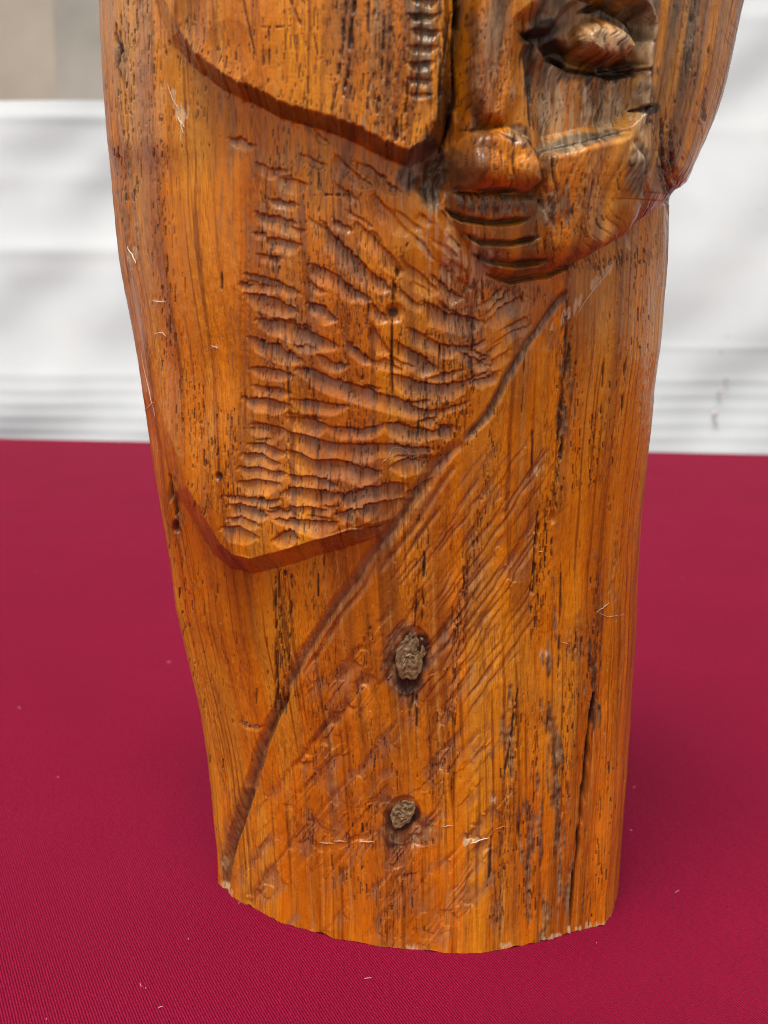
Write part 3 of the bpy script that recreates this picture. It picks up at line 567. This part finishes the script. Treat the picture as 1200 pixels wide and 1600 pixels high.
# ---- knots, set in their pockets
def surf(pxq, pyq, lift=0.0):
    d = (PX[:, :NF] - pxq) ** 2 + (PY[:, :NF] - pyq) ** 2; i = np.unravel_index(np.argmin(d), d.shape)
    return Q[i], Nn[i], P[i]
KN = knot_material()
def knot(pxq, pyq, rx, rz, seed, depth=-0.0006, outline=None):
    p, n, p0 = surf(pxq, pyq); rg = np.random.default_rng(seed)
    c = p0 + n * depth; t1 = np.cross((0, 0, 1), n); t1 /= np.linalg.norm(t1); t2 = np.cross(n, t1)
    nr, na = 26, 96; vs = [c + n * 0.0003]; k = rg.normal(0, 1, 12)
    nz_ = fnoise((nr + 1, na), 1.2, 2.0, seed)
    for r in range(1, nr + 1):
        for j in range(na):
            th = 2 * math.pi * j / na; rr = r / nr
            rad = 1 + 0.05 * math.sin(2 * th + k[0]) + 0.06 * math.sin(3 * th + k[1]) + 0.06 * math.sin(5 * th + k[2]) + 0.035 * math.sin(9 * th + k[3]) + .02 * math.sin(17 * th + k[4])
            h_ = 0.0003 * (1 - rr ** 4) + 0.00013 * nz_[r, j] * (1 - rr ** 6) - 0.0020 * max(0, rr - 0.88) / 0.12
            vs.append(c + t1 * (rx * rr * rad * math.cos(th) + 0.0009 * math.sin(th)) + t2 * rz * rr * rad * math.sin(th) + n * h_)
    tri = [(0, 1 + j, 1 + (j + 1) % na, 0) for j in range(na)]
    qs = [(1 + (r - 1) * na + j, 1 + r * na + j, 1 + r * na + (j + 1) % na, 1 + (r - 1) * na + (j + 1) % na) for r in range(1, nr) for j in range(na)]
    me = bpy.data.meshes.new('knot'); me.from_pydata([tuple(v) for v in vs], [], [t[:3] for t in tri] + qs); me.materials.append(KN)
    me.polygons.foreach_set('use_smooth', np.full(len(me.polygons), True)); me.update()
    return link('knot', me, carving)
k1 = knot(643, 1022, 0.0044, 0.0076, 5); k1['label'] = 'upper, larger tan knot in the front of the garment'
k2 = knot(629, 1270, 0.0036, 0.0046, 9); k2['label'] = 'lower, smaller pale knot near the foot'

# ---- loose fibres and splinters caught on the varnish
FIB = plain('pale_fibre', (0.75, 0.58, 0.38), 0.5)
def tube(pts, r0, name, mat, parent, sides=5, **props):
    pts = np.array(pts, float); n = len(pts); vs = []; tan_ = np.gradient(pts, axis=0)
    for i, (p, t) in enumerate(zip(pts, tan_)):
        t = t / (np.linalg.norm(t) + 1e-12); s1 = np.cross(t, (0.3, -0.9, 0.2)); s1 /= np.linalg.norm(s1); s2 = np.cross(t, s1)
        r = r0 * (1 - 0.7 * abs(2 * i / (n - 1) - 1) ** 2)
        for k in range(sides): vs.append(p + r * (s1 * math.cos(2 * math.pi * k / sides) + s2 * math.sin(2 * math.pi * k / sides)))
    f = np.array([(i * sides + k, i * sides + (k + 1) % sides, (i + 1) * sides + (k + 1) % sides, (i + 1) * sides + k) for i in range(n - 1) for k in range(sides)])
    return link(name, np_mesh(name, np.array(vs), f, mat, True), parent, **props)
FIBRES = [([(221, 545), (228, 590), (238, 630), (243, 650)], 0.00010), ([(226, 640), (236, 632), (243, 628)], 0.00016), ([(225, 540), (225, 560), (224, 590)], 0.00007), ([(930, 955), (942, 948), (953, 941)], 0.00012), ([(928, 955), (950, 964), (976, 960)], 0.00008), ([(735, 1316), (750, 1313), (764, 1308)], 0.00022), ([(500, 1316), (520, 1318)], 0.00014), ([(522, 1314), (540, 1315)], 0.00014), ([(562, 1315), (585, 1314)], 0.00016),
 ([(248, 545), (251, 560), (256, 590)], 0.00006), ([(606, 715), (612, 702), (625, 700), (637, 704), (640, 714)], 0.00007), ([(597, 722), (604, 716)], 0.00009), ([(262, 130), (270, 155), (282, 175)], 0.00013), ([(203, 385), (208, 400), (213, 412)], 0.00022), ([(210, 388), (209, 405)], 0.00016), ([(238, 470), (250, 472), (262, 470)], 0.00013), ([(242, 520), (255, 521), (260, 526)], 0.00015), ([(330, 540), (342, 544)], 0.00013),
 ([(378, 1128), (388, 1132), (404, 1134)], 0.00009), ([(690, 1291), (708, 1290)], 0.0001), ([(772, 1296), (784, 1292), (792, 1292)], 0.00006), ([(876, 1003), (888, 1006)], 0.0001), ([(842, 862), (850, 862)], 0.0001), ([(278, 180), (284, 192), (288, 210)], 0.00022), ([(283, 188), (290, 200)], 0.00016), ([(900, 490), (912, 470), (926, 452), (944, 430), (962, 405)], 0.00014)]
for pts, r in FIBRES:
    o = []
    pp = np.array(pts, float)
    for t in np.linspace(0, len(pts) - 1, 9):
        i = min(int(t), len(pts) - 2); e_ = pp[i] * (1 - (t - i)) + pp[i + 1] * (t - i); p, n, _ = surf(*e_); o.append(p + n * r * 1.3)
    tube(o, r * 0.8, 'splinter', FIB, carving)
print('carving', round(time.time() - T0, 1))

# ------------------------------------------------------------------ table and its cloth
def cloth_material():
    k = N('crimson_twill')
    tc = k.n('ShaderNodeTexCoord').outputs['Object']
    rt = k.n('ShaderNodeMapping', {'Vector': tc, 'Rotation': (0, 0, R(-5))}).outputs[0]
    nz = k.n('ShaderNodeTexNoise', {'Vector': tc, 'Scale': 60.0, 'Detail': 3.0}).outputs['Color']
    dist = k.n('ShaderNodeVectorMath', {0: nz, 1: (0.5, 0.5, 0.5)}, operation='SUBTRACT').outputs[0]
    dist = k.n('ShaderNodeVectorMath', {0: dist, 'Scale': 0.0004}, operation='SCALE').outputs[0]
    v = k.n('ShaderNodeVectorMath', {0: rt, 1: dist}, operation='ADD').outputs[0]
    jt = k.n('ShaderNodeTexNoise', {'Vector': tc, 'Scale': 900.0, 'Detail': 1.0}).outputs['Color']
    jt = k.n('ShaderNodeVectorMath', {0: k.n('ShaderNodeVectorMath', {0: jt, 1: (0.5, 0.5, 0.5)}, operation='SUBTRACT').outputs[0], 'Scale': 0.00045}, operation='SCALE').outputs[0]
    v = k.n('ShaderNodeVectorMath', {0: v, 1: jt}, operation='ADD').outputs[0]
    sx = k.n('ShaderNodeSeparateXYZ', {0: v}).outputs
    P_ = 0.00072
    def wv(ax, ay, ph=0.0):
        q_ = k.math('ADD', k.math('MULTIPLY', sx[0], ax * 2 * math.pi / P_), k.math('MULTIPLY', sx[1], ay * 2 * math.pi / P_))
        return k.math('MULTIPLY_ADD', k.math('SINE', q_), 0.5)
    def sin01(ax, ay):
        q_ = k.math('ADD', k.math('MULTIPLY', sx[0], ax * 2 * math.pi / P_), k.math('MULTIPLY', sx[1], ay * 2 * math.pi / P_))
        return k.math('ADD', k.math('MULTIPLY', k.math('SINE', q_), 0.5), 0.5)
    tw = sin01(0.98, 0.34)          # the diagonal rib of the twill
    th = sin01(0.35, -0.95)          # thread over-and-under along the rib
    hgt = k.math('ADD', k.math('MULTIPLY', tw, 0.65), k.math('MULTIPLY', k.math('MULTIPLY', tw, th), 0.45))
    big = k.n('ShaderNodeTexNoise', {'Vector': tc, 'Scale': 14.0, 'Detail': 4.0, 'Roughness': 0.6}).outputs['Fac']
    slub = k.n('ShaderNodeTexNoise', {'Vector': k.n('ShaderNodeMapping', {'Vector': rt, 'Scale': (700, 2200, 1)}).outputs[0], 'Scale': 1.0, 'Detail': 2.0}).outputs['Fac']
    c = k.mix(hgt, (0.105, 0.0007, 0.010, 1), (0.30, 0.0100, 0.046, 1))
    c = k.mix(1.0, c, k.ramp(slub, [(0.3, (0.80, 0.74, 0.78)), (0.7, (1.22, 1.4, 1.3))]), 'MULTIPLY')
    c = k.mix(1.0, c, k.ramp(big, [(0.3, (0.94, 0.92, 0.93)), (0.7, (1.05, 1.06, 1.06))]), 'MULTIPLY')
    k.l(c, k.b.inputs['Base Color']); k.b.inputs['Roughness'].default_value = 0.75
    k.b.inputs['Specular IOR Level'].default_value = 0.04
    k.b.inputs['Sheen Weight'].default_value = 0.0
    bp = k.n('ShaderNodeBump', {'Height': k.math('ADD', hgt, k.math('MULTIPLY', slub, 0.4)), 'Strength': 0.6, 'Distance': 0.00018}); bq = k.n('ShaderNodeBump', {'Height': big, 'Strength': 0.35, 'Distance': 0.004, 'Normal': bp.outputs[0]}); k.l(bq.outputs[0], k.b.inputs['Normal'])
    return k.m
L0 = to_table(np.array(0.), np.array(685.)); R0 = to_table(np.array(1200.), np.array(710.))
slope = (R0[1] - L0[1]) / (R0[0] - L0[0])
nx, ny = 240, 300
xs_ = np.linspace(-0.75, 0.85, nx); t_ = np.linspace(0, 1, ny)
DROP = 0.34
def edge_y(x): return L0[1] + slope * (x - L0[0])
Vt = np.zeros((ny, nx, 3))
lim = [(-DROP, 'f')]
arc = np.linspace(-DROP, 1.75 + DROP, ny)
for j, s_ in enumerate(arc):
    yF = -0.52; 
    for i, x in enumerate(xs_):
        yE = edge_y(x); top = yE - yF; r_ = 0.004
        tt = s_ if s_ < 0 else min(s_ / 1.75 * top, top)
        if s_ < 0: y, z = yF + 0.012 * math.sin(x * 26) * (s_ / DROP), s_
        elif s_ > 1.75: y, z = yE + 0.004 + 0.012 * math.sin(x * 22) * ((s_ - 1.75) / DROP) * 0.6, -(s_ - 1.75)
        else: y, z = yF + tt, 0.0
        Vt[j, i] = (x, y, z)
ii = np.arange(nx * ny).reshape(ny, nx)
Qc = np.stack([ii[:-1, :-1], ii[:-1, 1:], ii[1:, 1:], ii[1:, :-1]], -1).reshape(-1, 4)
me = np_mesh('tablecloth', Vt.reshape(-1, 3), Qc, cloth_material(), True)
tcl = link('tablecloth', me, None, label='crimson twill tablecloth spread flat beneath the wooden carving', category='tablecloth')

lv, lf = [], []
for _ in range(34):
    p = to_table(np.array(rng.uniform(-50, 1250)), np.array(rng.uniform(820, 1620))); an = rng.uniform(0, math.pi); ln = rng.choice([0.0004, 0.0006, 0.0018]) * rng.uniform(0.6, 1.3); w0 = 0.00009; cx_, sn_ = math.cos(an), math.sin(an)
    b0 = len(lv); bend = rng.normal(0, 0.3)
    for q_ in range(5):
        t = q_ / 4 - 0.5; x_ = p[0] + ln * t * cx_ - sn_ * ln * bend * t * t; y_ = p[1] + ln * t * sn_ + cx_ * ln * bend * t * t; z_ = 0.0003 + 0.0002 * (1 - 4 * t * t)
        lv += [(x_ - sn_ * w0, y_ + cx_ * w0, z_ - w0), (x_ + sn_ * w0, y_ - cx_ * w0, z_ - w0), (x_, y_, z_ + w0)]
    for q_ in range(4):
        for e_ in range(3): a0 = b0 + q_ * 3; lf.append((a0 + e_, a0 + (e_ + 1) % 3, a0 + 3 + (e_ + 1) % 3, a0 + 3 + e_))
link('lint', np_mesh('lint', np.array(lv), np.array(lf), plain('pink_lint', (0.62, 0.30, 0.34), 0.8), False), None, kind='stuff', label='tiny pale specks of lint scattered on the crimson cloth', category='lint')
# ------------------------------------------------------------------ white sheet behind the table
def sheet_material():
    k = N('white_sheet'); tc = k.n('ShaderNodeTexCoord').outputs['Object']
    a_ = k.n('ShaderNodeTexNoise', {'Vector': tc, 'Scale': 11.0, 'Detail': 2.0}).outputs['Fac']
    k.l(k.ramp(a_, [(0.3, (0.70, 0.735, 0.75)), (0.7, (0.84, 0.86, 0.87))]), k.b.inputs['Base Color'])
    k.b.inputs['Roughness'].default_value = 0.7
    tr = k.n('ShaderNodeBsdfTranslucent', {'Color': (0.80, 0.86, 0.88, 1)}); ms = k.n('ShaderNodeMixShader', {0: 0.5}); k.l(k.b.outputs[0], ms.inputs[1]); k.l(tr.outputs[0], ms.inputs[2]); k.l(ms.outputs[0], k.out.inputs['Surface'])
    return k.m
SHM = sheet_material()
DEP = 1.42
def at(px, py, dist=DEP):          # a point on the upright plane `dist` in front of the camera
    a_ = (px - 600) / F; b_ = (py - 800) / F; d = np.array([a_, cp - b_ * sp, -sp - b_ * cp]); return CAM + d * dist / d[1]
zt = at(0, 157)[2]
for _ in range(6): zt = at(0, 157, DEP + 0.38 * zt)[2]
def sheet(xa, xb, ztop, name, y0, seed, rows, label):
    nx_, nz_ = 260, 700
    x = np.linspace(xa, xb, nx_)[None, :]; z = np.linspace(-0.42, ztop, nz_)[:, None]
    n1 = fnoise((nz_, nx_), 30, 22, seed); n2 = fnoise((nz_, nx_), 9, 34, seed + 1)
    y = y0 + 0 * x * z + 0.38 * np.maximum(z, -0.1) + 0.007 * n1 + 0.0003 * n2
    y = y + 0.0038 * np.sin((x * 0.95 - z * 1.15 + 0.02 * n1) * 34 + seed)
    for py_, wpx, am_ in rows:
        zc = at(600, py_)[2]; wz = 1.25 * wpx / F * DEP
        y = y - 0.3 * am_ * np.exp(-((z - zc + 0.006 * x) / wz) ** 2)
    Vs = np.stack([x + 0 * y, y, z + 0 * y], -1).reshape(-1, 3); k_ = np.arange(nx_ * nz_).reshape(nz_, nx_)
    f = np.stack([k_[:-1, :-1], k_[:-1, 1:], k_[1:, 1:], k_[1:, :-1]], -1).reshape(-1, 4)
    me = np_mesh(name, Vs, f, SHM, True); o = link(name, me, None, label=label, category='sheet')
    return o
ROWS = [(165, 9, 0.010), (272, 16, 0.006), (392, 12, 0.012), (505, 20, 0.004), (590, 6, 0.004), (612, 5, 0.003), (632, 5, 0.003), (652, 5, 0.003), (672, 5, 0.003), (690, 5, .003)]
yS = CAM[1] + DEP
sheet(-0.80, 0.02, zt, 'white_sheet', yS, 51, ROWS, 'white sheet hung behind the table on the left, its top hem below the tan wall')
SH2 = sheet(0.0, 0.95, 0.72, 'white_sheet', yS - 0.02, 58, [(-20, 12, 0.006), (185, 14, 0.006), (390, 30, 0.004), (540, 5, 0.003), (590, 5, 0.003), (612, 5, 0.003), (632, 5, 0.003), (655, 5, 0.003), (675, 5, 0.003), (695, 5, 0.003)], 'taller white sheet with tiny reddish specks behind the carving on the right')
SPK = plain('dried_petal', (0.60, 0.50, 0.50), 0.8)
rs = np.random.default_rng(12)
def speck(pxq, pyq, r_):
    p = at(pxq, pyq, DEP - 0.03); p = at(pxq, pyq, DEP - 0.03 + 0.38 * max(p[2], -0.1) * 1.0); n_ = 9; an = np.linspace(0, 2 * math.pi, n_, endpoint=False); rr = 0.6 * r_ / F * DEP * rs.uniform(0.6, 1.2, n_)
    V_ = np.vstack([p + (0, -0.0003, 0), np.stack([p[0] + rr * np.cos(an), p[1] + 0.0 * an, p[2] + 1.2 * rr * np.sin(an)], -1), np.stack([p[0] + rr * np.cos(an), p[1] + 0.012 + 0 * an, p[2] + rr * np.sin(an)], -1)])
    f = [(0, 1 + i, 1 + (i + 1) % n_) for i in range(n_)]; q_ = [(1 + i, 1 + n_ + i, 1 + n_ + (i + 1) % n_, 1 + (i + 1) % n_) for i in range(n_)]
    me = bpy.data.meshes.new('petal'); me.from_pydata([tuple(v) for v in V_], [], f + q_); me.materials.append(SPK); link('petal', me, SH2)
for a_ in ((1131, 425, 5), (1120, 461, 3), (1138, 528, 5), (1126, 550, 3), (1137, 592, 3), (1127, 612, 3), (1120, 648, 5), (1187, 328, 5), (1143, 330, 3)): speck(*a_)

# ------------------------------------------------------------------ wall and ground beyond
WALL = plain('tan_plaster', (0.43, 0.36, 0.29), 0.9, 3.0); WD = plain('grey_post', (0.36, 0.32, 0.275), 0.8, 4.0)
def box(name, x0, x1, y0, y1, z0, z1, mat, parent=None, bev=0.001, **props):
    import bmesh
    bm = bmesh.new(); bmesh.ops.create_cube(bm, size=1)
    for v in bm.verts: v.co = ((x0 + x1) / 2 + v.co.x * (x1 - x0), (y0 + y1) / 2 + v.co.y * (y1 - y0), (z0 + z1) / 2 + v.co.z * (z1 - z0))
    bmesh.ops.bevel(bm, geom=bm.edges[:], offset=bev, segments=2, affect='EDGES'); me = bpy.data.meshes.new(name); bm.to_mesh(me); bm.free(); me.materials.append(mat)
    return link(name, me, parent, **props)
box('wall', -3.2, 3.2, yS + 3.0, yS + 3.15, -0.72, 1.6, WALL, None, kind='structure')
pa = at(98, 60, DEP + 2.5)
box('post', pa[0], pa[0] + 0.32, yS + 2.4, yS + 2.55, -0.72, 1.6, WD, None, label='grey weathered upright post behind the white sheet beside the carving', category='post')
gm = plain('grey_paving', (0.28, 0.27, 0.25), 0.9, 3.0)
gme = bpy.data.meshes.new('ground'); gme.from_pydata([(-40, -40, -0.73), (40, -40, -0.73), (40, 40, -0.73), (-40, 40, -0.73)], [], [(0, 1, 2, 3)]); gme.materials.append(gm)
link('ground', gme, None, kind='structure')
print('done', round(time.time() - T0, 1))
